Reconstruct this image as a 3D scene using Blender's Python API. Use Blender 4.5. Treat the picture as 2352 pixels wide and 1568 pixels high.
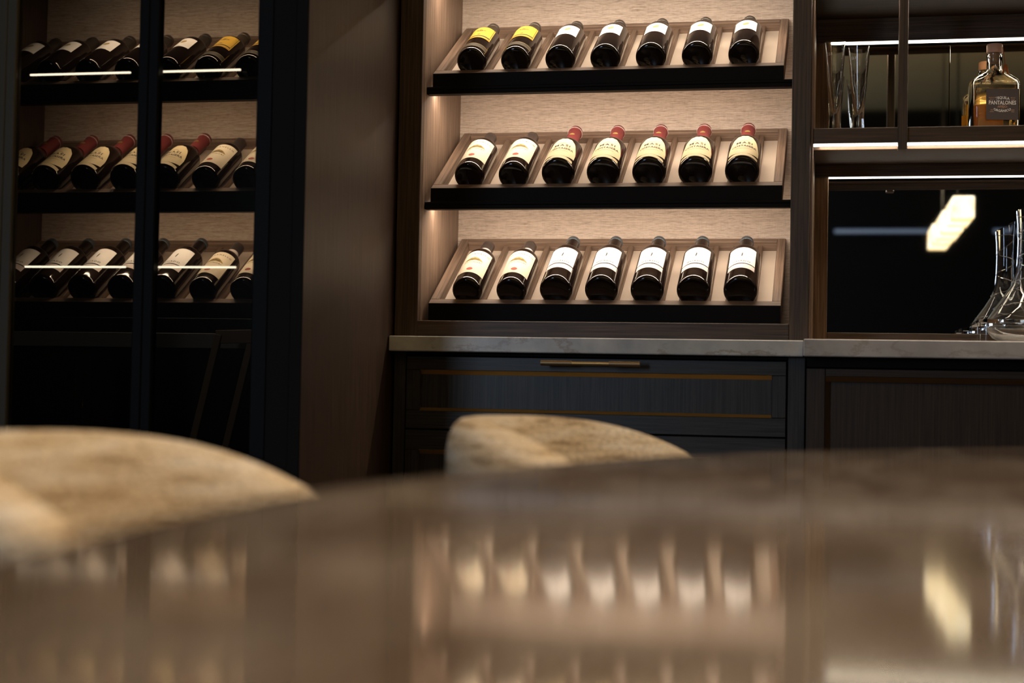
import bpy, bmesh, math, random
from mathutils import Vector, Matrix
random.seed(7)
S = bpy.context.scene
for o in list(bpy.data.objects): bpy.data.objects.remove(o)
C = S.collection

# ------------------------------------------------------------------ camera
CAM = Vector((0.9107, -3.7316, 0.8111))
YAW, PITCH, ROLL, FPX = 0.2055, 0.0293, 0.0186, 3525.3
def cam_axes():
    f = Vector((-math.sin(YAW)*math.cos(PITCH), math.cos(YAW)*math.cos(PITCH), math.sin(PITCH)))
    r = Vector((math.cos(YAW), math.sin(YAW), 0)); u = r.cross(f)
    return r*math.cos(ROLL)+u*math.sin(ROLL), u*math.cos(ROLL)-r*math.sin(ROLL), f
r_, u_, f_ = cam_axes()
cd = bpy.data.cameras.new('camera'); cam = bpy.data.objects.new('camera', cd); C.objects.link(cam)
cam.matrix_world = Matrix(((r_.x, u_.x, -f_.x, CAM.x), (r_.y, u_.y, -f_.y, CAM.y), (r_.z, u_.z, -f_.z, CAM.z), (0, 0, 0, 1)))
cd.sensor_width = 36; cd.lens = FPX/2352*36; cd.clip_start = 0.01
cd.dof.use_dof = True; cd.dof.focus_distance = 3.55; cd.dof.aperture_fstop = 2.4
S.camera = cam
# ------------------------------------------------------------------ world, exposure
W = bpy.data.worlds.new('world'); S.world = W; W.use_nodes = True
W.node_tree.nodes['Background'].inputs[0].default_value = (.5, .6, .8, 1)
W.node_tree.nodes['Background'].inputs[1].default_value = .01
S.view_settings.view_transform = 'Standard'; S.view_settings.look = 'None'
S.view_settings.exposure = 0; S.view_settings.gamma = 1; S.view_settings.use_curve_mapping = False
WARM = (1, .82, .645); WARM2 = (1, .84, .58)
def area(name, loc, sx, sy, power, col, rot=(0, 0, 0), spread=math.pi):
    l = bpy.data.lights.new(name, 'AREA'); l.shape = 'RECTANGLE'; l.size = sx; l.size_y = sy
    l.energy = power; l.color = col; l.spread = spread
    o = bpy.data.objects.new(name, l); o.location = loc; o.rotation_euler = rot; C.objects.link(o); return o
R = math.radians
# LED strips under the light rails of the lit display cabinet (the last one sits above the frame)
for z, p in ((1.5035, 2.75), (1.2380, 2.75), (1.769, 3.1)):
    area('cabinet_led_light', (.404, -.252, z), .82, .010, p, WARM, (R(22), 0, 0))
for z in (1.5005, 1.2350, 1.766):
    area('glass_cabinet_led_light', (-.63, -.252, z), .54, .010, 1.0, WARM, (R(22), 0, 0))
area('bar_back_led_light', (2.05, -.014, 1.6393), 2.28, .010, .9, WARM2)
area('bar_shelf_led_light', (2.05, -.352, 1.3433), 2.34, .009, 2.4, WARM)
area('bar_mirror_led_light', (2.05, -.014, 1.3193), 2.28, .010, 1.3, WARM2)
area('bar_top_led_light', (2.05, -.352, 1.6947), 2.34, .009, 4.0, WARM)
area('pendant_uplight', (1.386, -2.93, 1.60), .06, .7, 26, (1, .80, .48), (math.pi, 0, 0))
# added ceiling fill lights, out of view, brightening the table and the chairs
for x, y, p in ((.75, -2.55, 9), (1.7, -2.2, 10), (1.7, -3.6, 10)):
    area('downlight_beam', (x, y, 2.712), .09, .09, p, (1, .80, .60), (0, 0, 0), R(95))
# dusk light through the window in the left wall
area('window_daylight', (-1.60, -5.7, 1.55), 1.2, 1.5, 60.0, (.62, .78, 1), (0, R(-90), R(35)))

# ------------------------------------------------------------------ material helpers
def pm(name, col, rough=.5, metal=0, spec=.5, **kw):
    m = bpy.data.materials.new(name); m.use_nodes = True
    b = m.node_tree.nodes['Principled BSDF']
    b.inputs['Base Color'].default_value = (*col, 1); b.inputs['Roughness'].default_value = rough
    b.inputs['Metallic'].default_value = metal; b.inputs['Specular IOR Level'].default_value = spec
    for k, v in kw.items():
        b.inputs[k.replace('_', ' ')].default_value = v
    return m
def nodes(m): return m.node_tree.nodes, m.node_tree.links, m.node_tree.nodes['Principled BSDF']
def noise(N, L, scale, vec_scale, detail=4, rough=.6, coord='Object'):
    tc = N.new('ShaderNodeTexCoord'); mp = N.new('ShaderNodeMapping'); mp.inputs['Scale'].default_value = vec_scale
    nz = N.new('ShaderNodeTexNoise'); nz.inputs['Scale'].default_value = scale
    nz.inputs['Detail'].default_value = detail; nz.inputs['Roughness'].default_value = rough
    L.new(tc.outputs[coord], mp.inputs[0]); L.new(mp.outputs[0], nz.inputs['Vector']); return nz
def ramp(N, L, src, stops):
    r = N.new('ShaderNodeValToRGB'); e = r.color_ramp.elements
    while len(e) < len(stops): e.new(.5)
    for el, (p, c) in zip(e, stops): el.position = p; el.color = (*c, 1)
    L.new(src, r.inputs[0]); return r
def mixc(N, L, a, b, fac, mode='MIX'):
    x = N.new('ShaderNodeMix'); x.data_type = 'RGBA'; x.blend_type = mode
    if isinstance(fac, (int, float)): x.inputs[0].default_value = fac
    else: L.new(fac, x.inputs[0])
    L.new(a, x.inputs[6]); L.new(b, x.inputs[7]); return x.outputs[2]
def bump(N, L, b, src, strength, dist=.001):
    u = N.new('ShaderNodeBump'); u.inputs['Strength'].default_value = strength; u.inputs['Distance'].default_value = dist
    L.new(src, u.inputs['Height']); L.new(u.outputs[0], b.inputs['Normal'])
def wood(name, axis, dark, light, rough=.45):
    m = pm(name, light, rough); N, L, b = nodes(m)
    s = {'x': (3, 130, 130), 'z': (130, 130, 3), 'v': (130, 3, 130)}[axis]
    n1 = noise(N, L, 2.2, s, 6, .65); n2 = noise(N, L, 6, tuple(v*.25 for v in s), 3)
    r1 = ramp(N, L, n1.outputs['Fac'], [(.32, dark), (.62, light)])
    r2 = ramp(N, L, n2.outputs['Fac'], [(.3, (.72, .72, .72)), (.7, (1.1, 1.1, 1.1))])
    L.new(mixc(N, L, r1.outputs[0], r2.outputs[0], 1, 'MULTIPLY'), b.inputs['Base Color'])
    bump(N, L, b, n1.outputs['Fac'], .25, .0006); return m
DK, LT = (.038, .022, .014), (.115, .072, .046)
M = {}
for a in 'xzv':
    M['oak_'+a] = wood('dark_oak_'+a, a, DK, LT)
    M['rack_'+a] = wood('rack_oak_'+a, a, (.11, .070, .048), (.29, .195, .138), .5)
M['bar_z'] = wood('bar_oak_z', 'z', (.10, .052, .025), (.27, .155, .080), .45)
M['bar_x'] = wood('bar_oak_x', 'x', (.045, .024, .012), (.13, .075, .038), .45)
M['ebony_x'] = wood('ebony_oak_x', 'x', (.012, .012, .013), (.050, .046, .045), .42)
M['ebony_z'] = wood('ebony_oak_z', 'z', (.012, .012, .013), (.050, .046, .045), .42)
def grasscloth(name, k):
    m = pm(name, (.5, .4, .3), .9, spec=.2); N, L, b = nodes(m)
    n1 = noise(N, L, 1, (13, 13, 640), 5, .72); n2 = noise(N, L, 1, (60, 60, 1100), 3, .6); n3 = noise(N, L, 1, (900, 9, 30), 2)
    c1 = ramp(N, L, n1.outputs['Fac'], [(.30, (.33*k, .25*k, .19*k)), (.48, (.59*k, .485*k, .405*k)), (.7, (.72*k, .615*k, .53*k))])
    c2 = ramp(N, L, n2.outputs['Fac'], [(.28, (.52, .49, .46)), (.52, (1.04, 1.04, 1.04))])
    c3 = ramp(N, L, n3.outputs['Fac'], [(.3, (.9, .9, .9)), (.6, (1.03, 1.03, 1.03))])
    x = mixc(N, L, c1.outputs[0], c2.outputs[0], 1, 'MULTIPLY')
    L.new(mixc(N, L, x, c3.outputs[0], 1, 'MULTIPLY'), b.inputs['Base Color'])
    bump(N, L, b, n1.outputs['Fac'], .4, .001); return m
M['grasscloth'] = grasscloth('grasscloth', 1.0)
M['suede'] = pm('cream_suede', (.62, .52, .43), .85, spec=.2)
def marble(name, base, dark, vein):
    m = pm(name, base, .3); N, L, b = nodes(m)
    n1 = noise(N, L, 9, (1, 1, 1), 6, .6); n2 = noise(N, L, 2.6, (1, 1, 2.2), 8, .65)
    c1 = ramp(N, L, n1.outputs['Fac'], [(.35, dark), (.62, base)])
    v = ramp(N, L, n2.outputs['Fac'], [(.485, (0, 0, 0)), (.505, (.6, .6, .6)), (.525, (0, 0, 0))])
    vc = N.new('ShaderNodeRGB'); vc.outputs[0].default_value = (*vein, 1)
    L.new(mixc(N, L, c1.outputs[0], vc.outputs[0], v.outputs[0]), b.inputs['Base Color']); return m
M['marble'] = marble('white_marble', (.78, .78, .76), (.52, .53, .54), (.36, .27, .19))
M['brass'] = pm('antique_brass', (.78, .52, .22), .42, 1)
M['brass_dark'] = pm('knurled_brass', (.40, .27, .15), .45, 1)
M['black'] = pm('black_lacquer', (.0025, .002, .002), .55, spec=.15)
M['bronze'] = pm('olive_bronze', (.060, .046, .022), .5)  # painted lit tone for one stile pair; the other stiles stay black
M['black_wood'] = pm('black_stained_wood', (.005, .0035, .003), .6, spec=.15)
M['glass_dark'] = pm('bottle_glass', (.011, .006, .0045), .07, spec=.6)
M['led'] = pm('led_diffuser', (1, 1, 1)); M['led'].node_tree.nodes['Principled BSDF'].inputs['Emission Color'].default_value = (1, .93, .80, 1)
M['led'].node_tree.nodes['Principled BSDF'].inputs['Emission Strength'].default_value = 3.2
M['mirror'] = pm('clear_mirror', (.80, .82, .85), .015, 1)
M['bronze_mirror'] = pm('bronze_mirror', (.62, .55, .42), .03, 1)
def pane_mat(name, tint):
    m = bpy.data.materials.new(name); m.use_nodes = True; N, L = m.node_tree.nodes, m.node_tree.links
    N.remove(N['Principled BSDF'])
    t = N.new('ShaderNodeBsdfTransparent'); t.inputs[0].default_value = (*tint, 1)
    g = N.new('ShaderNodeBsdfGlossy'); g.inputs['Roughness'].default_value = .01
    fr = N.new('ShaderNodeFresnel'); fr.inputs[0].default_value = 1.5
    mx = N.new('ShaderNodeMixShader'); L.new(fr.outputs[0], mx.inputs[0]); L.new(t.outputs[0], mx.inputs[1]); L.new(g.outputs[0], mx.inputs[2])
    L.new(mx.outputs[0], N['Material Output'].inputs[0]); return m
M['pane'] = pane_mat('smoked_door_glass', (.70, .66, .60))
def glass(name, col, rough=0.0, ior=1.5):
    return pm(name, col, rough, Transmission_Weight=1.0, IOR=ior)
M['clear'] = glass('clear_glass', (1, 1, 1)); M['acrylic'] = glass('acrylic', (.98, .97, .95), .02, 1.45)
M['tequila'] = glass('amber_liquid', (.97, .66, .22), 0, 1.36)
def emit(name, col, k):
    m = pm(name, (.8, .8, .8)); b = m.node_tree.nodes['Principled BSDF']
    b.inputs['Emission Color'].default_value = (*col, 1); b.inputs['Emission Strength'].default_value = k; return m

# ------------------------------------------------------------------ object helpers
def mesh_obj(name, me, mat, parent=None, loc=(0, 0, 0), rot=(0, 0, 0)):
    o = bpy.data.objects.new(name, me); C.objects.link(o); o.location = loc; o.rotation_euler = rot
    if mat is not None: me.materials.append(mat)
    if parent is not None: o.parent = parent
    return o
def bm_mesh(name, bm, smooth=False):
    me = bpy.data.meshes.new(name)
    bmesh.ops.recalc_face_normals(bm, faces=bm.faces[:]); 
    if smooth:
        for e in bm.edges:
            if len(e.link_faces) == 2 and e.calc_face_angle(0) > .75: e.smooth = False
    bm.to_mesh(me); bm.free()
    if smooth:
        me.polygons.foreach_set('use_smooth', [True]*len(me.polygons))
    return me
def tag(o, label, cat, group=None):
    o['label'] = label; o['category'] = cat
    if group: o['group'] = group
    return o
def struct(o): o['kind'] = 'structure'; return o
def thing(name, label, cat, loc=(0, 0, 0), group=None):
    o = bpy.data.objects.new(name, None); C.objects.link(o); o.location = loc; o.empty_display_size = .05
    return tag(o, label, cat, group)
def origin(p):
    v = Vector((0, 0, 0))
    while p is not None: v += p.location; p = p.parent
    return v
def boxbm(sx, sy, sz, bev=.0012):
    bm = bmesh.new(); bmesh.ops.create_cube(bm, size=1); bmesh.ops.scale(bm, vec=(sx, sy, sz), verts=bm.verts)
    b = min(bev, min(sx, sy, sz)*.3)
    if b > 0: bmesh.ops.bevel(bm, geom=bm.edges[:], offset=b, segments=1, affect='EDGES')
    return bm
def box(name, x0, x1, y0, y1, z0, z1, mat, parent=None, bev=.0012):
    me = bm_mesh(name, boxbm(abs(x1-x0), abs(y1-y0), abs(z1-z0), bev))
    return mesh_obj(name, me, M[mat] if isinstance(mat, str) else mat, parent, Vector(((x0+x1)/2, (y0+y1)/2, (z0+z1)/2))-origin(parent))
def prism(name, poly, axis, a0, a1, mat, parent=None, bev=0):
    """poly: 2D outline; axis 'x' -> (y,z) outline extruded along x; 'y' -> (x,z); 'z' -> (x,y). World coords."""
    bm = bmesh.new()
    mk = {'x': lambda p, a: (a, p[0], p[1]), 'y': lambda p, a: (p[0], a, p[1]), 'z': lambda p, a: (p[0], p[1], a)}[axis]
    v0 = [bm.verts.new(mk(p, a0)) for p in poly]; v1 = [bm.verts.new(mk(p, a1)) for p in poly]; n = len(poly)
    bm.faces.new(v0); bm.faces.new(v1[::-1])
    for i in range(n): bm.faces.new((v0[i], v0[(i+1) % n], v1[(i+1) % n], v1[i]))
    if bev: bmesh.ops.bevel(bm, geom=bm.edges[:], offset=bev, segments=2, affect='EDGES')
    c = sum((v.co for v in bm.verts), Vector())/len(bm.verts)
    bmesh.ops.translate(bm, vec=-c, verts=bm.verts)
    return mesh_obj(name, bm_mesh(name, bm), M[mat] if isinstance(mat, str) else mat, parent, c-origin(parent))
def lathe_me(name, prof, seg=40, smooth=True, sx=1, sy=1):
    bm = bmesh.new(); rings = []
    for r, z in prof:
        if r < 1e-6: rings.append([bm.verts.new((0, 0, z))])
        else: rings.append([bm.verts.new((r*sx*math.cos(2*math.pi*i/seg), r*sy*math.sin(2*math.pi*i/seg), z)) for i in range(seg)])
    for a, b in zip(rings, rings[1:]):
        for i in range(seg):
            j = (i+1) % seg
            if len(a) == 1 and len(b) == 1: break
            if len(a) == 1: bm.faces.new((a[0], b[j], b[i]))
            elif len(b) == 1: bm.faces.new((a[i], a[j], b[0]))
            else: bm.faces.new((a[i], a[j], b[j], b[i]))
    return bm_mesh(name, bm, smooth)
def tube_me(name, pts, rad, seg=8, closed=False):
    bm = bmesh.new(); rings = []; n = len(pts)
    for i, p in enumerate(pts):
        p = Vector(p); a = Vector(pts[max(i-1, 0)]); b = Vector(pts[min(i+1, n-1)]); t = (b-a).normalized()
        s = t.cross(Vector((0, 0, 1)) if abs(t.z) < .9 else Vector((1, 0, 0))).normalized(); w = t.cross(s)
        rr = rad[i] if isinstance(rad, (list, tuple)) else rad
        rings.append([bm.verts.new(p+(s*math.cos(2*math.pi*k/seg)+w*math.sin(2*math.pi*k/seg))*rr) for k in range(seg)])
    for a, b in zip(rings, rings[1:]):
        for k in range(seg): bm.faces.new((a[k], a[(k+1) % seg], b[(k+1) % seg], b[k]))
    bm.faces.new(rings[0][::-1]); bm.faces.new(rings[-1])
    return bm_mesh(name, bm, True)
def text_me(name, body, size, spacing=1.0, stretch=1.0):
    c = bpy.data.curves.new(name, 'FONT'); c.body = body; c.size = size; c.align_x = 'CENTER'; c.align_y = 'CENTER'
    c.space_character = spacing; c.resolution_u = 2; c.offset = size*.022
    o = bpy.data.objects.new(name, c); C.objects.link(o)
    me = bpy.data.meshes.new_from_object(o.evaluated_get(bpy.context.evaluated_depsgraph_get()))
    bpy.data.objects.remove(o); bpy.data.curves.remove(c); me.materials.clear()
    for v in me.vertices: v.co.x *= stretch
    return me

# ------------------------------------------------------------------ room
room_wall = pm('dark_wall_paint', (.010, .009, .008), .8, spec=.2); ceil_m = pm('ceiling_paint', (.55, .46, .29), .9); floor_m = wood('floor_oak', 'v', (.03, .02, .014), (.07, .05, .035), .4)
X0, X1, Y0, Y1, ZC = -1.65, 5.0, -6.85, .06, 2.72
struct(box('floor', X0, X1, Y0, Y1, -.05, 0, floor_m)); struct(box('ceiling', X0, X1, Y0, Y1, ZC, ZC+.05, ceil_m))
struct(box('wall_back', X0, X1, Y1, Y1+.05, 0, ZC, room_wall)); struct(box('wall_front', X0, X1, Y0-.05, Y0, 0, ZC, room_wall))
struct(box('wall_right', X1, X1+.05, Y0, Y1, 0, ZC, room_wall))
# left wall with a window opening
wl = struct(box('wall_left', X0-.05, X0, Y0, -6.5, 0, ZC, room_wall))
for n, (a, b, z0, z1) in enumerate(((-4.9, Y1, 0, ZC), (-6.5, -4.9, 0, .9), (-6.5, -4.9, 2.2, ZC))):
    struct(box('wall_left', X0-.05, X0, a, b, z0, z1, room_wall, None))
w1 = struct(thing('window_1', '', '', (X0, -5.7, .9)))
del w1['label'], w1['category']
dusk = emit('dusk_sky_glass', (.25, .42, .7), .25)
box('window_pane', X0-.035, X0-.03, -6.46, -4.94, .94, 2.16, dusk, w1)
for a, b, c, d in ((-6.5, -6.46, .9, 2.2), (-4.94, -4.9, .9, 2.2), (-6.46, -4.94, .9, .94), (-6.46, -4.94, 2.16, 2.2), (-5.71, -5.69, .94, 2.16)):
    box('window_frame', X0-.05, X0, a, b, c, d, 'black', w1)
for k, (a, b) in enumerate(((.92, 1.56), (1.95, 2.7))):
    w = struct(thing('window_%d' % (k+2), '', '', ((a+b)/2, Y0, 1.87))); del w['label'], w['category']
    box('window_pane', a, b, Y0+.004, Y0+.01, 1.885, 1.912, emit('dusk_slot', (.10, .22, .40), .30), w)
    box('window_frame', a-.02, b+.02, Y0, Y0+.02, 1.865, 1.885, 'black', w); box('window_frame', a-.02, b+.02, Y0, Y0+.02, 1.912, 1.93, 'black', w)

# ------------------------------------------------------------------ lit display cabinet
ZT = 2.3
dc = thing('display_cabinet', 'lit open oak display cabinet with grasscloth back above the drawers', 'cabinet', (.404, -.18, .921))
box('back_panel', -.012, .832, .004, .016, .955, ZT, 'grasscloth', dc)
box('side_panel', -.034, -.012, -.34, .016, .921, ZT, 'rack_z', dc); box('side_panel', .832, .852, -.34, .016, .921, ZT, 'oak_z', dc)
box('stile', -.066, -.012, -.363, -.34, .921, ZT, 'oak_z', dc); box('stile', .8195, .8605, -.363, -.34, .921, ZT, 'oak_z', dc)
box('bottom_rail', -.012, .8195, -.363, -.34, .921, .9575, 'oak_x', dc)
box('floor_board', -.012, .832, -.34, .004, .945, .9575, 'oak_x', dc)
box('top_rail', -.012, .8195, -.363, -.34, ZT-.06, ZT, 'oak_x', dc)
for z in (1.4815, 1.2155, 1.747):
    lr = box('light_rail', -.012, .832, -.322, -.296, z, z+.0095, 'black_wood', dc)
    box('rail_lip', -.012, .832, -.322, -.312, z+.0095, z+.017, 'black_wood', lr)
    box('light_strip', 0, .79, -.258, -.246, z+.0245, z+.027, 'led', lr)

# ------------------------------------------------------------------ tilted wine racks
TH = math.atan2(.1787, .3133); ct, st = math.cos(TH), math.sin(TH); VL = math.hypot(.1787, .3133)
VV = Vector((0, ct, st)); NN = Vector((0, -st, ct)); PITCHX = .1039; B1 = .0875
def rack(x0, z0, label, group, mats=('rack_x', 'rack_v')):
    t = thing('wine_rack', label, 'wine rack', (x0, -.3133, z0-.04), group)
    rx = TH
    def tb(name, u0, u1, v0, v1, n0, n1, mat, bev=.0012):
        me = bm_mesh(name, boxbm(u1-u0, v1-v0, n1-n0, bev))
        p = VV*((v0+v1)/2)+NN*((n0+n1)/2)+Vector(((u0+u1)/2, 0, .04))
        return mesh_obj(name, me, M[mat], t, p, (rx, 0, 0))
    for u in (0, .78): tb('side_rail', u, u+.02, .021, VL, -.045, 0, mats[1])
    tb('back_rail', .02, .78, VL-.02, VL, -.045, 0, mats[0])
    # front rail: tilted top surface, upright face; a dark sheet paints its shade
    bm = bmesh.new()
    pr = [(0, 0), (0, -.04), (.024, -.04), (.021*ct+.003*st, .021*st-.003*ct), (.021*ct, .021*st)]
    fv = [(p[0], p[1]+.04) for p in pr]
    a = [bm.verts.new((0, y, z)) for y, z in fv]; b = [bm.verts.new((.8, y, z)) for y, z in fv]
    bm.faces.new(a); bm.faces.new(b[::-1])
    for i in range(5): bm.faces.new((a[i], a[(i+1) % 5], b[(i+1) % 5], b[i]))
    bmesh.ops.bevel(bm, geom=bm.edges[:], offset=.0008, segments=1, affect='EDGES')
    mesh_obj('front_rail', bm_mesh('front_rail', bm), M[mats[0]], t)
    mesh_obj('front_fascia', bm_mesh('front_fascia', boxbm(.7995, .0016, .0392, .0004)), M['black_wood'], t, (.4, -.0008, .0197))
    tb('base_panel', .02, .78, .021, VL-.02, -.030, -.0235, 'suede')
    first = None
    for i in range(7):
        for s in (-1, 1):
            u = B1+i*PITCHX+s*.029
            if first is None: first = tb('divider', u-.006, u+.006, .021, VL-.02, -.0235, -.010, mats[1])
            else:
                o = first.copy(); C.objects.link(o); o.parent = t; o.location.x = u
    return t
RH = .2655
ROWZ = {1: 1+2*RH, 2: 1+RH, 3: 1.0}
rn = {1: 'top', 2: 'middle', 3: 'bottom'}
for k in (1, 2, 3):
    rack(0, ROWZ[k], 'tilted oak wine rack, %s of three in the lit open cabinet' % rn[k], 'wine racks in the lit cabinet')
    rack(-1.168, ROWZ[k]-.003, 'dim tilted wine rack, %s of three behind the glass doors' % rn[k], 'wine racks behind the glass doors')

# ------------------------------------------------------------------ wine bottles
def strip_me(name, r, ph, lo, hi, n=24, eps=.0005, thick=.0003):
    """a patch bent round the bottle: angle -ph..ph (deg), height lo(t)..hi(t), t in -1..1; centre faces -Y"""
    lo_f = lo if callable(lo) else (lambda t: lo); hi_f = hi if callable(hi) else (lambda t: hi)
    p0, p1 = ph if isinstance(ph, tuple) else (-ph, ph)
    bm = bmesh.new(); cols = []
    for i in range(n+1):
        t = -1+2*i/n; a = R(p0+(p1-p0)*i/n); l, h = lo_f(t), hi_f(t); col = []
        for j in range(5):
            z = l+(h-l)*j/4; rr = (r(z) if callable(r) else r)+eps
            col.append(bm.verts.new((rr*math.sin(a), -rr*math.cos(a), z)))
        cols.append(col)
    for a, b in zip(cols, cols[1:]):
        for j in range(4): bm.faces.new((a[j], b[j], b[j+1], a[j+1]))
    bmesh.ops.remove_doubles(bm, verts=bm.verts, dist=1e-6)
    return bm_mesh(name, bm, True)
def bend_text(name, body, r, size, z, arch=0, spacing=1.0, stretch=1.0, phi=0, eps=.0009):
    me = text_me(name, body, size, spacing, stretch)
    for v in me.vertices:
        x, y = v.co.x, v.co.y; a = x/r+phi
        v.co = (math.sin(a)*(r+eps), -math.cos(a)*(r+eps), z+y+arch*x*x)
    return me
def ellipse_me(name, r, zc, hz, hw, n=28, tilt=0, eps=.0009, phi=0):
    bm = bmesh.new(); c = bm.verts.new((math.sin(phi)*(r+eps), -math.cos(phi)*(r+eps), zc)); vs = []
    for i in range(n):
        t = 2*math.pi*i/n; x = hw*math.cos(t); z = hz*math.sin(t)+tilt*x; a = x/r+phi
        vs.append(bm.verts.new((math.sin(a)*(r+eps), -math.cos(a)*(r+eps), zc+z)))
    for i in range(n): bm.faces.new((c, vs[i], vs[(i+1) % n]))
    return bm_mesh(name, bm, True)
def bottle_profile(r, L, sh0, sh1, rn, cap0):
    p = [(0, .0016), (r*.78, .0010), (r*.82, 0), (r*.89, .0005), (r*.945, .0024), (r*.982, .0056), (r, .0105)]
    p += [(r, sh0*.5), (r, sh0)]
    for i in range(1, 11):
        t = i/10; s = t*t*(3-2*t)
        p.append((r+(rn-r)*(s*.55+.45*(1-math.sqrt(max(0, 1-t*t)))), sh0+(sh1-sh0)*t))
    p += [(rn, cap0), (rn, L-.004), (rn*.8, L-.001), (0, L-.001)]
    return p
def cap_profile(rn, cap0, L, ring=True):
    r = rn+.0007
    p = [(rn*.98, cap0), (r, cap0+.0002), (r, L-.018)]
    if ring: p += [(r+.0014, L-.017), (r+.0016, L-.013), (r+.0006, L-.011)]
    p += [(r+.0006, L-.003), (r-.001, L), (0, L)]
    return p
def capm(name, c, rough=.4): return pm(name, c, rough, .15, .5)
paper = {k: pm('label_paper_'+k, c, .55, spec=.3) for k, c in dict(white=(.80, .78, .74), warm=(.74, .65, .49), cream=(.66, .55, .33), pink=(.74, .66, .62), yellow=(.60, .375, .05), gold=(.48, .24, .03)).items()}
ink = {k: pm('label_ink_'+k, c, .6) for k, c in dict(black=(.02, .017, .015), grey=(.13, .12, .11), olive=(.16, .11, .035), red=(.40, .055, .025), brown=(.16, .09, .03), gold=(.34, .24, .075)).items()}
def proto(kind):
    """list of (name, mesh, material, parent index) for one kind of bottle; index -1 = the bottle itself"""
    P = []
    def add(name, me, mat, par=-1):
        me.materials.append(mat); P.append((name, me, par)); return len(P)-1
    if kind == 'A':
        r, L, rn = .035, .267, .0140; add('glass_body', lathe_me('glass_body', bottle_profile(r, L, .165, .205, rn, .215)), M['glass_dark'])
        add('foil_capsule', lathe_me('foil_capsule', cap_profile(rn, .198, L)), capm('foil_bronze', (.075, .055, .038)))
        lb = add('label', strip_me('label', r, 52, .082, lambda t: .163), paper['yellow'])
        add('label_border', strip_me('label_border', r, 52, .082, .0865, eps=.0008), paper['gold'], lb)
        add('label_border', strip_me('label_border', r, (46.5, 48), .0865, .163, 3, .0008), ink['black'], lb)
        add('print_band', strip_me('print_band', r, 46.5, .0935, .0985, eps=.0008), ink['black'], lb)
        add('emblem', ellipse_me('emblem', r, .1075, .0022, .004), ink['brown'], lb)
        add('lettering', bend_text('lettering', 'C', r, .016, .137, 0, 1, 1.4, -.12), ink['brown'], lb)
        add('lettering', bend_text('lettering', 'hos', r, .010, .137, 0, .8, 1.3, .12), ink['brown'], lb)
        nb = add('lower_band', strip_me('lower_band', r, 65, .0185, .0385), pm('band_dark', (.05, .035, .02), .4))
        add('gold_line', strip_me('gold_line', r, 65, .0365, .0385, eps=.0008), ink['gold'], nb); add('gold_line', strip_me('gold_line', r, 65, .0185, .0200, eps=.0008), ink['gold'], nb)
    elif kind == 'B':
        r, L, rn = .035, .266, .0142; add('glass_body', lathe_me('glass_body', bottle_profile(r, L, .170, .205, rn, .215)), M['glass_dark'])
        add('foil_capsule', lathe_me('foil_capsule', cap_profile(rn, .200, L)), capm('foil_brown', (.050, .038, .030)))
        lb = add('label', strip_me('label', r, 43, .091, .156), paper['white'])
        add('emblem', ellipse_me('emblem', r, .128, .0075, .0075, tilt=.35), ink['gold'], lb)
    elif kind in 'CF':
        r, L, rn = .0355, .2555, .0142; add('glass_body', lathe_me('glass_body', bottle_profile(r, L, .160, .200, rn, .212)), M['glass_dark'])
        add('foil_capsule', lathe_me('foil_capsule', cap_profile(rn, .213 if kind == 'F' else .196, L, False)), capm('foil_umber', (.060, .045, .040)))
        if kind == 'F': add('neck_band', lathe_me('neck_band', [(rn+.0003, .198), (rn+.0009, .1985), (rn+.0009, .2125), (rn+.0003, .213)]), paper['pink'])
        lb = add('label', strip_me('label', r, 63, .033, .150), paper['warm'])
        add('hill_emblem', strip_me('hill_emblem', r, 38, lambda t: .0985-.003*abs(t), lambda t: .0990+.0165*(1-t*t)-.003*abs(t), eps=.0008), ink['gold'], lb)
        add('hill_emblem', strip_me('hill_emblem', r, 30, lambda t: .1000+.0015*math.sin(9*t), lambda t: .1010+.0075*(1-t*t)+.0015*math.sin(13*t), eps=.0010), ink['olive'], lb)
        add('red_seal', ellipse_me('red_seal', r, .0515, .0070, .0072), ink['red'], lb)
        add('lettering', bend_text('lettering', 'TIGNANELLO', r, .0085, .1335, -1.5, 1.4), ink['grey'], lb)
        add('lettering', bend_text('lettering', 'ANTINORI', r, .0075, .0885, -2, 1.3), ink['grey'], lb)
    elif kind == 'D':
        r, L, rn = .0385, .281, .0148; add('glass_body', lathe_me('glass_body', bottle_profile(r, L, .132, .184, rn, .195)), M['glass_dark'])
        cp = add('foil_capsule', lathe_me('foil_capsule', cap_profile(rn, .190, L)), capm('foil_red', (.22, .040, .040), .55))
        add('foil_line', lathe_me('foil_line', [(rn+.0024, L-.0165), (rn+.0030, L-.0158), (rn+.0024, L-.0150)]), paper['pink'], cp)
        add('foil_seal', ellipse_me('foil_seal', rn, .222, .005, .006, eps=.0014), ink['gold'], cp)
        lb = add('label', strip_me('label', r, 57, lambda t: .0225+.011*max(0, abs(t)-.45)**1.0*1.6, lambda t: .1265-.058*abs(t)**3.2-.012*abs(t)**8+.0022*abs(math.sin(t*11)), 60), paper['cream'])
        add('lower_band', strip_me('lower_band', r, 54, lambda t: .0075-.001*t*t, lambda t: .0222-.0035*t*t), paper['cream'], -1)
        for i in range(2): add('label_arch', strip_me('label_arch', r, 30-i*1.2, lambda t: .053+.046*math.sqrt(max(0, 1-t*t))-.0004, lambda t: .0534+.046*math.sqrt(max(0, 1-t*t))+.0006, 40, .0008), ink['brown'], lb) if i == 0 else None
        add('label_arch', strip_me('label_arch', r, 27, .0515, .0526, eps=.0008), ink['brown'], lb)
        add('lettering', bend_text('lettering', 'MASI', r, .0150, .0845, 0, 1.25), ink['black'], lb)
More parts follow.
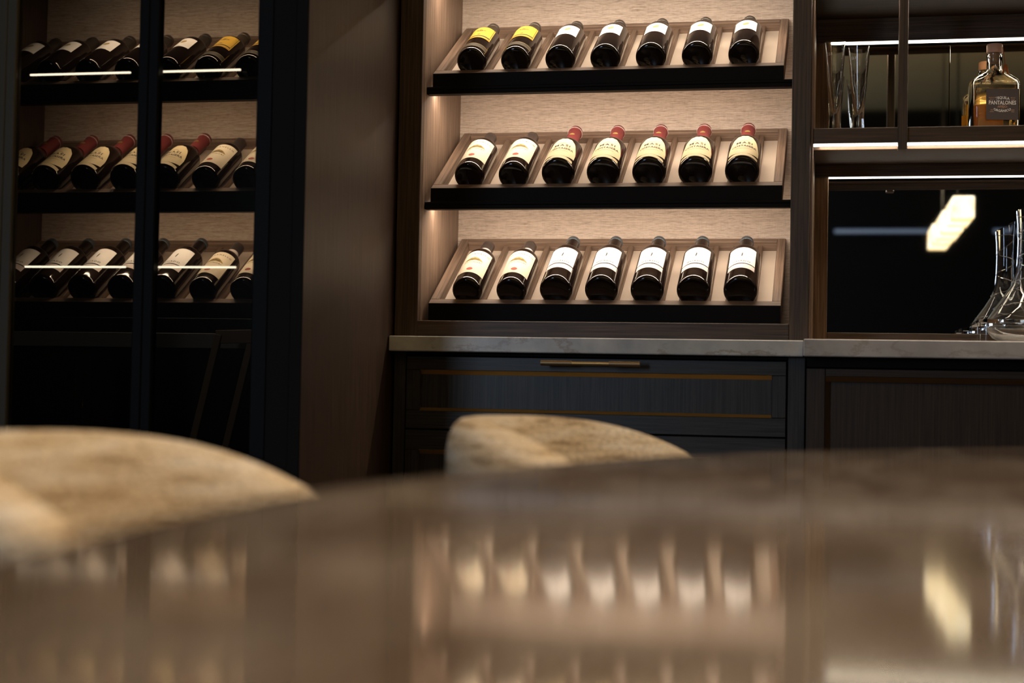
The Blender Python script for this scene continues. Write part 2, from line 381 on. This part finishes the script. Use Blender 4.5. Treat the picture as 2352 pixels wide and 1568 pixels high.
        add('lettering', bend_text('lettering', 'COSTASERA', r, .0135, .0660, 0, 1.0, .78), ink['black'], lb)
    elif kind == 'E':
        r, L, rn = .038, .2755, .0145; add('glass_body', lathe_me('glass_body', bottle_profile(r, L, .172, .203, rn+.001, .206)+[]), M['glass_dark'])
        add('neck_ring', lathe_me('neck_ring', [(rn, .2), (rn+.006, .2005), (rn+.0072, .203), (rn+.006, .2055), (rn, .206)]), M['glass_dark'])
        add('foil_capsule', lathe_me('foil_capsule', cap_profile(rn, .2055, L)), capm('foil_slate', (.075, .095, .115), .45))
        lb = add('label', strip_me('label', r, 50, .0735, .157), paper['white'])
        add('lettering', bend_text('lettering', 'GUADO', r, .0095, .0835, 0, 1.3), ink['black'], lb)
        add('emblem', ellipse_me('emblem', r, .118, .010, .0016, tilt=2.5), ink['black'], lb)
        add('lower_label', strip_me('lower_label', r, 50, .048, .0695), paper['pink'])
    return P, r
PR = {k: proto(k) for k in 'ABCDEF'}
GE = M['glass_dark']
def bottle(kind, x, z0, label, group, roll=0):
    P, r = PR[kind]
    nax = -.010+math.sqrt(r*r-.023**2)+.0004
    base = Vector((x, -.3133, z0))+VV*.0215+NN*nax
    t = thing('wine_bottle', label, 'bottle', base, group)
    t.rotation_euler = (-(math.pi/2-TH), 0, 0)
    if roll: t.rotation_euler = (Matrix.Rotation(-(math.pi/2-TH), 3, 'X') @ Matrix.Rotation(roll, 3, 'Z')).to_euler()
    made = []
    for name, me, par in P:
        o = bpy.data.objects.new(name, me); C.objects.link(o); o.parent = t if par < 0 else made[par]; made.append(o)
desc = dict(A='yellow-label bottle', B='small-white-label bottle', C='cream-label bottle', F='pale-banded cream-label bottle',
            D='red-capsule gold-label bottle', E='slate-capsule white-label bottle')
rows = {1: 'AABBBBB', 2: 'CCDDDDD', 3: 'FFEEEEE'}
od = ['first', 'second', 'third', 'fourth', 'fifth', 'sixth', 'seventh']
for k, s in rows.items():
    for i, kd in enumerate(s):
        bottle(kd, B1+i*PITCHX, ROWZ[k], '%s, %s lit rack, %s from the lit side panel' % (desc[kd], rn[k], od[i]),
               'bottles in the %s lit rack' % rn[k], random.uniform(-.05, .05))
    for i, kd in enumerate(s[::-1]):
        bottle(kd, -1.168+B1+i*PITCHX, ROWZ[k]-.003, '%s behind glass, %s rack, %s from the inner partition' % (desc[kd], rn[k], od[6-i]),
               'bottles in the %s rack behind glass' % rn[k], random.uniform(-.06, .06))

# ------------------------------------------------------------------ glass-fronted cabinet
gc = thing('glass_front_cabinet', 'tall dark wine cabinet with smoked glass doors beside the lit cabinet', 'cabinet', (-.62, -.5, 0))
box('back_panel', -1.154, -.092, .004, .016, .60, ZT, 'grasscloth', gc)
box('side_panel', -.092, -.070, -.975, .016, 0, ZT, wood('side_oak', 'z', (.021, .011, .006), (.062, .033, .018), .5), gc)
box('side_panel', -1.176, -1.154, -.955, .016, 0, ZT, 'oak_z', gc)
box('side_moulding', -.0925, -.0685, -.981, -.975, 0, ZT, 'black_wood', gc)
box('face_stile', -.140, -.092, -.975, -.955, 0, ZT, 'black_wood', gc)
box('face_stile', -1.176, -1.13, -.975, -.955, 0, ZT, 'black_wood', gc)
box('plinth', -1.13, -.140, -.975, -.955, 0, .10, 'black_wood', gc); box('top_rail', -1.13, -.140, -.975, -.955, ZT-.06, ZT, 'black_wood', gc)
box('floor_board', -1.154, -.092, -.955, .004, .10, .12, 'black_wood', gc)
box('top_board', -1.176, -.070, -.975, .016, ZT, ZT+.02, 'black_wood', gc)
box('inner_partition', -.335, -.315, -.36, .004, .60, ZT, 'black_wood', gc)
box('lower_back', -1.154, -.092, -.02, .002, .12, .60, 'black_wood', gc)
box('marble_ledge', -1.154, -.30, -.40, .004, .886, .921, pm('dark_stone', (.10, .095, .085), .4), gc)
box('ledge_front', -1.154, -.30, -.375, -.36, .12, .886, 'black_wood', gc)
box('rack_base', -1.154, -.335, -.363, -.34, .921, .9575, 'black_wood', gc)
box('rack_floor', -1.154, -.335, -.34, .004, .945, .9575, 'black_wood', gc)
for z in (1.4785, 1.2125, 1.744):
    lr = box('light_rail', -1.154, -.335, -.322, -.296, z, z+.0095, 'black_wood', gc)
    box('rail_lip', -1.154, -.335, -.322, -.312, z+.0095, z+.017, 'black_wood', lr)
    box('light_strip', -.90, -.36, -.258, -.246, z+.0245, z+.027, 'led', lr)
for x0, x1 in ((-.396, -.140), (-.700, -.396), (-1.13, -.700)):
    d = box('glass_door', x0, x0+.021, -.974, -.950, .105, ZT-.065, 'bronze' if x0 == -.700 else 'black', gc, .002)
    box('stile', x1-(.021 if x1 < -.2 else .032), x1, -.974, -.950, .105, ZT-.065, 'bronze' if x1 == -.700 else 'black', d, .002)
    box('rail', x0+.021, x1-.021, -.974, -.950, .105, .16, 'black', d); box('rail', x0+.021, x1-.021, -.974, -.950, ZT-.12, ZT-.065, 'black', d)
    box('glass_pane', x0+.021, x1-.021, -.964, -.960, .16, ZT-.12, 'pane', d, 0)
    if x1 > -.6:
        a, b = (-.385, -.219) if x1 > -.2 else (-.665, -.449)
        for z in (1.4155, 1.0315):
            box('light_bar', a, b, -.943, -.939, z-.0016, z+.0016, 'led', d, .0004)  # thin glowing line across this door

# faint things standing in the lower part of the glass cabinet
pf = thing('picture_frame', 'empty gilt frame leaning inside the dark glass-door cabinet', 'frame', (-.45, -.5, .60))
frm = pm('worn_gilt', (.15, .095, .05), .6)
def lean(name, a, b, w):
    a, b = Vector(a), Vector(b); d = (b-a); o = mesh_obj(name, bm_mesh(name, boxbm(w, .012, d.length, .001)), frm, pf, (a+b)/2-pf.location)
    o.rotation_euler = (0, math.atan2(d.x, d.z), 0)
lean('frame_side', (-.502, -.50, .62), (-.434, -.50, .915), .016); lean('frame_side', (-.425, -.49, .62), (-.357, -.49, .915), .016)
lean('frame_top', (-.442, -.495, .910), (-.350, -.495, .912), .03); lean('frame_bottom', (-.512, -.495, .625), (-.416, -.495, .623), .03)
box('support_ledge', -1.154, -.10, -.60, -.375, .585, .60, 'black_wood', gc)
for x, w, wh in ((-.745, .020, 'farther from'), (-.600, .020, 'nearer')):
    me = lathe_me('glass_cylinder', [(w, 0), (w, .26), (w-.002, .26), (w-.002, .004), (0, .004), (0, 0), (w, 0)][:-1], 24)
    o = mesh_obj('glass_cylinder', me, M['clear'], None, (x, -.53, .60))
    tag(o, 'tall clear glass cylinder behind glass doors, %s the leaning frame' % wh, 'vase', 'glass cylinders behind the doors')

# ------------------------------------------------------------------ counters and base cabinets
tag(box('countertop', -.068, .8519, -.400, .004, .8865, .921, 'marble', None, .002), 'grey-white marble countertop under the lit wine racks', 'countertop')
tag(box('countertop', .8521, 3.2, -.430, .004, .8865, .9235, marble('bar_marble', (.74, .71, .69), (.55, .53, .52), (.45, .40, .36)), None, .002), 'grey marble bar countertop carrying the glass decanter', 'countertop')
bc = thing('base_cabinet', 'black-stained drawer cabinet with brass trim below the wine racks', 'cabinet', (.4, -.2, 0))
box('carcass', -.060, .860, -.345, .004, .08, .8865, 'black_wood', bc)
box('stile', -.064, -.036, -.366, -.345, 0, .8865, 'ebony_z', bc); box('stile', .8185, .8555, -.366, -.345, 0, .8865, 'ebony_z', bc)
box('plinth', -.036, .8185, -.33, -.32, 0, .08, 'black_wood', bc); box('top_rail', -.036, .8185, -.362, -.345, .878, .8865, 'black_wood', bc)
def drawer(z0, z1, pz0, pz1):
    d = box('drawer', -.033, .8155, -.358, -.346, z0, z1, 'ebony_x', bc); d.name = 'drawer'
    L0, L1 = .0, .785
    for a, b, c, e in ((-.033, .8155, pz1, z1), (-.033, .8155, z0, pz0)): box('frame_rail', a, b, -.372, -.358, c, e, 'ebony_x', d)
    for a, b in ((-.033, L0), (L1, .8155)): box('frame_stile', a, b, -.372, -.358, pz0, pz1, 'ebony_z', d)
    box('panel', L0, L1, -.362, -.358, pz0, pz1, 'ebony_z', d, 0)
    prism('brass_trim', [(-.3725, pz1), (-.372, pz1+.0005), (-.3625, pz1-.0095), (-.3625, pz1)], 'x', L0, L1, 'brass', d)
    prism('brass_trim', [(-.3725, pz0), (-.3625, pz0), (-.3625, pz0+.0065), (-.372, pz0-.0003)], 'x', L0, L1, 'brass', d)
    return d
d1 = drawer(.7125, .876, .7535, .8450); d2 = drawer(.43, .7095, .475, .665); drawer(.10, .427, .145, .38)
zc = .8645
hd = mesh_obj('handle', tube_me('handle', [(.285, -.415, zc), (.3535, -.415, zc)], .0062, 16), M['brass_dark'], d1); hd.location = -origin(d1)
for a, b, rr, m in ((.436, .504, .0062, 'brass_dark'), (.3535, .436, .0042, 'brass')):
    o = mesh_obj('handle', tube_me('handle', [(a, -.415, zc), (b, -.415, zc)], rr, 16), M[m], d1); o.location = -origin(d1)
for x in (.318, .470):
    o = mesh_obj('handle_post', tube_me('handle_post', [(x, -.415, zc), (x, -.370, zc)], .004, 12), M['brass_dark'], d1); o.location = -origin(d1)
for a in 'xz': M['base_'+a] = wood('base_oak_'+a, a, (.016, .009, .006), (.050, .029, .018), .5)
bb = thing('bar_base_cabinet', 'brown oak base cabinet with panelled door under the bar counter', 'cabinet', (2, -.2, 0))
box('carcass', .862, 3.2, -.360, .004, .08, .8865, 'black_wood', bb)
box('plinth', .862, 3.2, -.35, -.36, 0, .08, 'black_wood', bb)
box('top_rail', .858, 3.2, -.378, -.360, .864, .8865, 'black_wood', bb)
for x0, x1 in ((.858, 1.99), (1.994, 3.2)):
    dr = box('door', x0, x1, -.374, -.361, .085, .862, 'base_z', bb); dr.name = 'door'
    box('frame_stile', x0, x0+.040, -.390, -.374, .085, .862, 'base_z', dr); box('frame_stile', x1-.040, x1, -.390, -.374, .085, .862, 'base_z', dr)
    box('frame_rail', x0+.04, x1-.04, -.390, -.374, .845, .862, 'base_x', dr); box('frame_rail', x0+.04, x1-.04, -.390, -.374, .085, .13, 'base_x', dr)
    prism('brass_trim', [(-.391, .845), (-.378, .845), (-.378, .834), (-.3795, .834)], 'x', x0+.04, x1-.04, 'brass_dark', dr)
    prism('brass_trim', [(x0+.04, -.391), (x0+.04, -.378), (x0+.050, -.378), (x0+.050, -.3795)], 'z', .13, .834, 'brass_dark', dr)

# ------------------------------------------------------------------ bar shelf unit with mirrors
bar = thing('bar_shelf_unit', 'oak bar shelf unit with mirrors and glowing light strips', 'shelf unit', (2, -.18, .9235))
XE = 3.2
box('side_stile', .8607, .8665, -.360, .004, .9235, ZT, 'bar_z', bar)
box('back_stile', .8665, .8985, -.012, .004, .9235, 1.3225, 'bar_z', bar); box('back_stile', .8665, .8985, -.012, .004, 1.384, ZT, 'bar_z', bar)
box('bottom_rail', .8985, XE, -.012, .004, .9235, .9535, 'bar_x', bar)
box('mirror_panel', .8985, XE, -.004, .002, .9535, 1.314, 'mirror', bar, 0)
box('mirror_panel', .8985, 1.1735, -.004, .002, 1.384, 1.634, 'bronze_mirror', bar, .0008)
box('mirror_panel', 1.1750, XE, -.004, .002, 1.384, 1.634, 'bronze_mirror', bar, .0008)
hr = box('header', .8665, XE, -.022, .004, 1.3225, 1.352, 'oak_x', bar); box('light_strip', .8985, XE, -.020, -.008, 1.3195, 1.3225, 'led', hr, .0005)
hr = box('header', .8665, XE, -.022, .004, 1.6445, 1.70, 'oak_x', bar); box('light_strip', .8985, XE, -.020, -.008, 1.6395, 1.6445, 'led', hr, .0005)
box('shelf', .8665, XE, -.345, .004, 1.352, 1.3805, 'oak_x', bar)
sr = box('shelf_rail', .8665, XE, -.362, -.345, 1.3485, 1.3815, 'bar_x', bar)
box('light_strip', .8665, XE, -.357, -.347, 1.3435, 1.3485, 'led', sr, .0005); box('rail_lip', .8665, XE, -.3455, -.342, 1.3365, 1.352, 'bar_x', sr, .0005)
box('shelf', .8665, XE, -.345, .004, 1.70, 1.73, 'oak_x', bar); sr = box('shelf_rail', .8665, XE, -.362, -.345, 1.70, 1.733, 'bar_x', bar)
box('light_strip', .8665, XE, -.357, -.347, 1.695, 1.70, 'led', sr, .0005); box('rail_lip', .8665, XE, -.3455, -.342, 1.688, 1.70, 'bar_x', sr, .0005)
for x in (1.0435, 2.2):
    box('post', x, x+.0195, -.375, -.345, 1.332, ZT, 'oak_z', bar)
box('top_board', .8607, XE, -.360, .004, ZT, ZT+.02, 'oak_x', bar)

# ------------------------------------------------------------------ glassware on the bar
def flute(x, y, h, rt, label):
    z0 = 1.3805
    prof = [(0, 0), (.0165, 0), (.0160, .006), (.0125, .05), (.0135, .075), (rt*.75, h*.62), (rt, h), (rt-.0011, h), (rt*.75-.0013, h*.62), (.0085, .082), (.0055, .066), (.002, .060), (0, .0595)]
    o = mesh_obj('flute_glass', lathe_me('flute_glass', prof, 40), M['clear'], None, (x, y, z0))
    tag(o, label, 'glass', 'flute glasses on the bar shelf')
    r = rt*.93
    me = bend_text('measure_mark', '12.1', r, .0085, h*.865, 0, 1, 1, -.6, .0003)
    mesh_obj('measure_mark', me, paper['white'], o)
flute(.9105, -.20, .2235, .0232, 'clear conical flute glass against the bar side stile')
flute(.9633, -.19, .2135, .0245, 'clear conical flute glass beside the hanging shelf post')

def rrect(w, d, r, n=6):
    pts = []
    for cx, cy, a0 in ((w/2-r, d/2-r, 0), (-w/2+r, d/2-r, 90), (-w/2+r, -d/2+r, 180), (w/2-r, -d/2+r, 270)):
        for i in range(n+1): a = R(a0+90*i/n); pts.append((cx+r*math.cos(a), cy+r*math.sin(a)))
    return pts
def loft_me(name, secs, close=True):
    bm = bmesh.new(); rings = [[bm.verts.new((x, y, z)) for x, y in pts] for pts, z in secs]; n = len(rings[0])
    for a, b in zip(rings, rings[1:]):
        for i in range(n): bm.faces.new((a[i], a[(i+1) % n], b[(i+1) % n], b[i]))
    if close: bm.faces.new(rings[0][::-1]); bm.faces.new(rings[-1])
    return bm_mesh(name, bm, True)
def scaled(pts, s): return [(x*s, y*s) for x, y in pts]
def translucent(name, col):
    m = pm(name, col, .7); N, L, b = nodes(m); t = N.new('ShaderNodeBsdfTranslucent'); t.inputs[0].default_value = (*col, 1)
    x = N.new('ShaderNodeMixShader'); x.inputs[0].default_value = .6; L.new(b.outputs[0], x.inputs[1]); L.new(t.outputs[0], x.inputs[2])
    L.new(x.outputs[0], N['Material Output'].inputs[0]); return m
tq = thing('liquor_bottle', 'square glass tequila bottle with copper stopper and charcoal label', 'bottle', (1.2665, -.10, 1.3805))
tq.rotation_euler = (0, 0, R(9)); tq.scale = (1, 1, 1.074)
BW, BD = .109, .062
outer = [(rrect(BW-.006, BD-.006, .012), 0), (rrect(BW, BD, .014), .004), (rrect(BW, BD, .014), .128), (rrect(BW-.006, BD-.004, .015), .137), (rrect(BW-.03, BD-.012, .018), .147), (rrect(.05, .04, .0195), .154), (rrect(.036, .035, .0174), .160), (rrect(.0335, .0335, .0167), .187), (rrect(.036, .036, .0179), .189), (rrect(.036, .036, .0179), .195)]
inner = [(rrect(.024, .024, .0119), .1945), (rrect(.024, .024, .0119), .16), (rrect(.042, .030, .0149), .151), (rrect(BW-.036, BD-.02, .016), .143), (rrect(BW-.014, BD-.012, .012), .134), (rrect(BW-.009, BD-.009, .011), .127), (rrect(BW-.009, BD-.009, .011), .014), (rrect(BW-.02, BD-.02, .01), .011)]
bm = bmesh.new()
rings = [[bm.verts.new((x, y, z)) for x, y in pts] for pts, z in outer+inner]; nn = len(rings[0])
for a, b in zip(rings, rings[1:]):
    for i in range(nn): bm.faces.new((a[i], a[(i+1) % nn], b[(i+1) % nn], b[i]))
bm.faces.new(rings[0][::-1]); bm.faces.new(rings[-1])
mesh_obj('glass_body', bm_mesh('glass_body', bm, True), M['clear'], tq)
mesh_obj('tequila', loft_me('tequila', [(rrect(BW-.0098, BD-.0098, .0106), .0142), (rrect(BW-.0098, BD-.0098, .0106), .125)]), M['tequila'], tq)
mesh_obj('stopper', lathe_me('stopper', [(0, .196), (.0178, .196), (.0180, .197), (.0180, .213), (.0165, .2150), (0, .2155)], 36), pm('copper_stopper', (.90, .50, .33), .5), tq)
mesh_obj('cork', lathe_me('cork', [(0, .176), (.0112, .176), (.0112, .196), (0, .196)], 24), pm('cork', (.50, .32, .18), .8), tq)
cordm = pm('orange_leather', (.50, .13, .02), .6)
tg = mesh_obj('neck_cord', tube_me('neck_cord', [(.0165, -.0085, .208), (.0175, -.012, .19), (.0185, -.017, .175), (.019, -.019, .168)], .0009, 6), cordm, tq)
for s in (-1, 1):
    bm = boxbm(.0052, .0016, .021, .0004); o = mesh_obj('trouser_charm_leg', bm_mesh('charm_leg', bm), cordm, tg, (.019+s*.0034, -.021, .158)); o.rotation_euler = (0, R(-s*13), 0)
lab = box('label', -.0245, .0475, -BD/2-.0007, -BD/2-.0002, .030, .096, pm('charcoal_label', (.075, .058, .052), .6), None, 0)
lab.parent = tq; lab.location = (.0100, -BD/2-.0005, .0825)
side = mesh_obj('amber_label_back', loft_me('amber_label_back', [(rrect(.078, .0004, .0001), .010), (rrect(.078, .0004, .0001), .092)]), translucent('amber_back_label', (1.0, .62, .09)), tq, (-.0145, BD/2+.0007, 0))
tx = pm('label_silver', (.85, .82, .75), .5); tc_ = pm('label_copper', (.50, .26, .15), .5)
def ftext(body, size, x, z, mat, arch=0, stretch=1):
    me = text_me('lettering', body, size, 1.0, stretch)
    for v in me.vertices: v.co = (v.co.x, 0, v.co.y+arch*v.co.x**2)
    mesh_obj('lettering', me, mat, lab, (x, -.0006, z))
ftext('TEQUILA', .0078, 0, .0135, tx, -10); ftext('PANTALONES', .0115, 0, .0028, tx, 0, .85); ftext('-AÑEJO-', .0066, 0, -.0055, tc_)
ftext('ORGÁNICO', .0072, 0, -.0145, tx, 10)
for x, z, a, b in ((-.0235, .0135, 'HECHO EN', 'MÉXICO'), (.0235, .0135, '40% ALC', '750 ML'), (-.0235, -.0125, '100%', 'AGAVE'), (.0235, -.0125, 'BEBER', 'FELIZ')):
    ftext(a, .0028, x, z, tc_); ftext(b, .0028, x, z-.0036, tc_)

# decanter: wide bowl, tall neck cut at a slant, standing in an acrylic ring stand
dx, dy, dz = 1.3275, -.225, .9235
def slant(prof, seg=56):
    out = [(r, z) for r, z in prof]; return out
dprof = [(.0, 0), (.045, .0), (.072, .012), (.088, .030), (.091, .042), (.085, .056), (.070, .078), (.050, .105), (.034, .130), (.0255, .158), (.0225, .19), (.0215, .23), (.0225, .27), (.0250, .305)]
dpi = [(max(r-.0022, 0), z) for r, z in dprof[::-1][:-2]]; dpi[0] = (dprof[-1][0]-.0022, .305)
dpi = dpi[:-1]+[(.068, .014), (.043, .003), (0, .003)]
me = lathe_me('decanter', dprof+dpi, 56)
for v in me.vertices:
    if v.co.z > .20: v.co.z += (v.co.z-.20)/.105*.55*v.co.x
dec = mesh_obj('decanter', me, M['clear'], None, (dx, dy, dz+.0006)); tag(dec, 'clear glass decanter with slanted rim and wide bowl on the bar', 'decanter')
pts = []
for i in range(140):
    t = i/139; z = .05+t*.245; a = 9*math.pi*t
    rr = 0
    for (r0, z0), (r1, z1) in zip(dprof, dprof[1:]):
        if z0 <= z <= z1: rr = r0+(r1-r0)*(z-z0)/(z1-z0)
    x = (rr+.0006)*math.cos(a); pts.append((x, (rr+.0006)*math.sin(a), z+((z-.20)/.105*.55*x if z > .2 else 0)))
mesh_obj('spiral_thread', tube_me('spiral_thread', pts, .0011, 6), M['clear'], dec)
stand = thing('decanter_stand', 'clear acrylic stand with square plate around the decanter bowl', 'stand', (dx, dy, dz))
bm = bmesh.new(); n = 48; ro = .0965; hw = .110; vo = []; vi = []
for k, z in enumerate((.043, .0495)):
    o_, i_ = [], []
    for i in range(n):
        a = 2*math.pi*i/n; s = hw/max(abs(math.cos(a)), abs(math.sin(a)))
        o_.append(bm.verts.new((s*math.cos(a), s*math.sin(a), z))); i_.append(bm.verts.new((ro*math.cos(a), ro*math.sin(a), z)))
    vo.append(o_); vi.append(i_)
for i in range(n):
    j = (i+1) % n
    bm.faces.new((vo[0][i], vo[0][j], vo[1][j], vo[1][i])); bm.faces.new((vi[0][j], vi[0][i], vi[1][i], vi[1][j]))
    bm.faces.new((vo[1][i], vo[1][j], vi[1][j], vi[1][i])); bm.faces.new((vo[0][j], vo[0][i], vi[0][i], vi[0][j]))
mesh_obj('plate', bm_mesh('plate', bm), M['acrylic'], stand)
for sx in (-1, 1):
    for sy in (-1, 1): mesh_obj('leg', bm_mesh('leg', boxbm(.014, .014, .0425, .001)), M['acrylic'], stand, (sx*.101, sy*.101, .0214))

# ------------------------------------------------------------------ dining table
tcx, tcy, ta, tb_ = 2.13, -2.85, 1.60, 2.0; TZ = .732
def stone():
    m = pm('polished_stone', (.2, .16, .13), .07, spec=.6); N, L, b = nodes(m)
    n1 = noise(N, L, 2.0, (1, 1, 1), 5, .6); n2 = noise(N, L, 1.3, (2.5, .8, 1), 6, .7)
    c1 = ramp(N, L, n1.outputs['Fac'], [(.3, (.085, .060, .042)), (.7, (.155, .118, .088))])
    v = ramp(N, L, n2.outputs['Fac'], [(.47, (0, 0, 0)), (.5, (.7, .7, .7)), (.54, (0, 0, 0))])
    vc = N.new('ShaderNodeRGB'); vc.outputs[0].default_value = (.26, .22, .18, 1)
    L.new(mixc(N, L, c1.outputs[0], vc.outputs[0], v.outputs[0]), b.inputs['Base Color']); return m
tb = thing('dining_table', 'large polished brown stone dining table with curved edge', 'table', (tcx, tcy, 0))
prof = [(1.0, -.004), (1.0, -.010), (.985, -.022), (.95, -.030), (0, -.030)]
bm = bmesh.new(); n = 160; rings = []
for s, z in [(0, 0), (.6, 0), (.9, 0), (.9965, 0), (.999, -.0012)]+prof:
    if s == 0: rings.append([bm.verts.new((0, 0, z))])
    else: rings.append([bm.verts.new((ta*s*math.cos(2*math.pi*i/n), tb_*s*math.sin(2*math.pi*i/n), z)) for i in range(n)])
for a, b in zip(rings, rings[1:]):
    for i in range(n):
        j = (i+1) % n
        if len(a) == 1: bm.faces.new((a[0], b[i], b[j]))
        elif len(b) == 1: bm.faces.new((a[j], a[i], b[0]))
        else: bm.faces.new((a[i], b[i], b[j], a[j]))
M['stone'] = stone()
mesh_obj('tabletop', bm_mesh('tabletop', bm), M['stone'], tb, (0, 0, TZ))
mesh_obj('pedestal', lathe_me('pedestal', [(0, 0), (.55, 0), (.55, .03), (.40, .06), (.32, .3), (.36, .62), (.5, TZ-.0305), (0, TZ-.0305)], 48), M['oak_z'], tb)

# ------------------------------------------------------------------ upholstered barrel chairs
def boucle():
    m = pm('woven_boucle', (.6, .5, .38), .95, spec=.15); N, L, b = nodes(m)
    n1 = noise(N, L, 1, (7, 7, 75), 5, .7); n2 = noise(N, L, 1, (160, 160, 230), 3)
    c1 = ramp(N, L, n1.outputs['Fac'], [(.32, (.30, .20, .11)), (.46, (.62, .49, .33)), (.64, (.76, .67, .54))])
    c2 = ramp(N, L, n2.outputs['Fac'], [(.3, (.6, .6, .6)), (.6, (1.05, 1.05, 1.05))])
    L.new(mixc(N, L, c1.outputs[0], c2.outputs[0], 1, 'MULTIPLY'), b.inputs['Base Color']); bump(N, L, b, n2.outputs['Fac'], .6, .004); return m
M['boucle'] = boucle()
def chair(x, y, rz, top, label):
    t = thing('barrel_chair', label, 'chair', (x, y, 0), 'upholstered chairs at the table'); t.rotation_euler = (0, 0, rz)
    Rm, th = .245, .036
    bm = bmesh.new(); rings = []; n = 60; K = 24
    for i in range(n+1):
        a = R(-118+236*i/n); ca, sa = math.cos(a), math.sin(a)
        cx, cy = -Rm*ca, Rm*sa; s = cx+Rm                      # s: distance forward from the back
        zt = top-.170*min(1.2, (s/.36))**1.9; zb = .36
        endk = min(1, min(i, n-i)/4); e = math.sqrt(max(.02, endk*(2-endk)))
        ring = []
        for k in range(K):
            p = 2*math.pi*k/K; px = math.copysign(abs(math.cos(p))**.75, math.cos(p)); pz = math.copysign(abs(math.sin(p))**.38, math.sin(p))
            off = px*th*e*(1.25 if ca > 0 else 1); zz = (zt+zb)/2+pz*(zt-zb)/2
            lean = .035*max(0, (zz-.45)/.35)*max(0, ca)
            ring.append(bm.verts.new(((-(Rm+off+lean))*ca, (Rm+off+lean)*sa, zz)))
        rings.append(ring)
    for a, b in zip(rings, rings[1:]):
        for k in range(K): bm.faces.new((a[k], a[(k+1) % K], b[(k+1) % K], b[k]))
    bm.faces.new(rings[0][::-1]); bm.faces.new(rings[-1])
    mesh_obj('back_shell', bm_mesh('back_shell', bm, True), M['boucle'], t)
    mesh_obj('seat_cushion', lathe_me('seat_cushion', [(0, .36), (.205, .36), (.213, .375), (.213, .43), (.195, .455), (0, .465)], 40), M['boucle'], t)
    mesh_obj('seat_base', lathe_me('seat_base', [(0, .325), (.20, .325), (.20, .36), (0, .36)], 40), M['black_wood'], t)
    for ax, ay in ((.13, .13), (.13, -.13), (-.14, .13), (-.14, -.13)):
        mesh_obj('leg', tube_me('leg', [(ax, ay, .326), (ax*1.25, ay*1.25, 0)], [.017, .010], 12), M['black_wood'], t)
chair(.36, -2.36, R(-4), .757, 'beige woven barrel chair at the table, nearer the window wall')
chair(.685, -1.57, R(-12), .768, 'beige woven barrel chair at the table, facing away from the drawers')

# ------------------------------------------------------------------ pendant lamp over the table (seen in the bar mirror)
pd = thing('pendant_lamp', 'glowing bar-shaped alabaster pendant lamp hanging over the table', 'lamp', (1.385, -2.95, 1.47))
al = emit('alabaster_glow', (1, .78, .40), 1.0); N_, L_, b_ = nodes(al)
nz_ = noise(N_, L_, 9, (1, 1, 1), 4, .6); rp_ = ramp(N_, L_, nz_.outputs['Fac'], [(.35, (.9, .50, .13)), (.50, (1, .80, .42)), (.65, (1, .93, .72))])
L_.new(rp_.outputs[0], b_.inputs['Emission Color']); b_.inputs['Emission Strength'].default_value = 2.0
for y0, y1, dzz, dxx in ((-2.36, -2.72, .012, .012), (-2.72, -3.16, 0, 0), (-3.16, -3.5, -.008, -.012)):
    box('alabaster_block', 1.345+dxx, 1.427+dxx, y1+.001, y0, 1.475+dzz, 1.560+dzz, al, pd, .004)
box('spine', 1.375, 1.397, -3.45, -2.42, 1.572, 1.580, 'brass_dark', pd)
for y in (-2.52, -3.34):
    o = mesh_obj('rod', tube_me('rod', [(1.386, y, 1.578), (1.386, y, ZC-.02)], .004, 8), M['black'], pd); o.location = -pd.location
box('canopy', 1.33, 1.44, -3.44, -2.42, ZC-.022, ZC, 'brass_dark', pd)

# ------------------------------------------------------------------ fixtures for the added ceiling fill lights
for x, y, w in ((.75, -2.55, 'above the chairs'), (1.7, -2.2, 'above the table, nearer the bar'), (1.7, -3.6, 'above the table, nearer the far wall')):
    dl = thing('ceiling_downlight', 'round recessed brass downlight in the ceiling '+w, 'light', (x, y, ZC-.006), 'ceiling downlights')
    mesh_obj('trim_ring', lathe_me('trim_ring', [(.066, 0), (.085, 0), (.086, .003), (.085, .006), (.066, .006), (.066, 0)], 32), M['brass_dark'], dl)
    mesh_obj('diffuser', lathe_me('diffuser', [(0, .001), (.066, .001), (.066, .005), (0, .005)], 32), M['led'], dl)
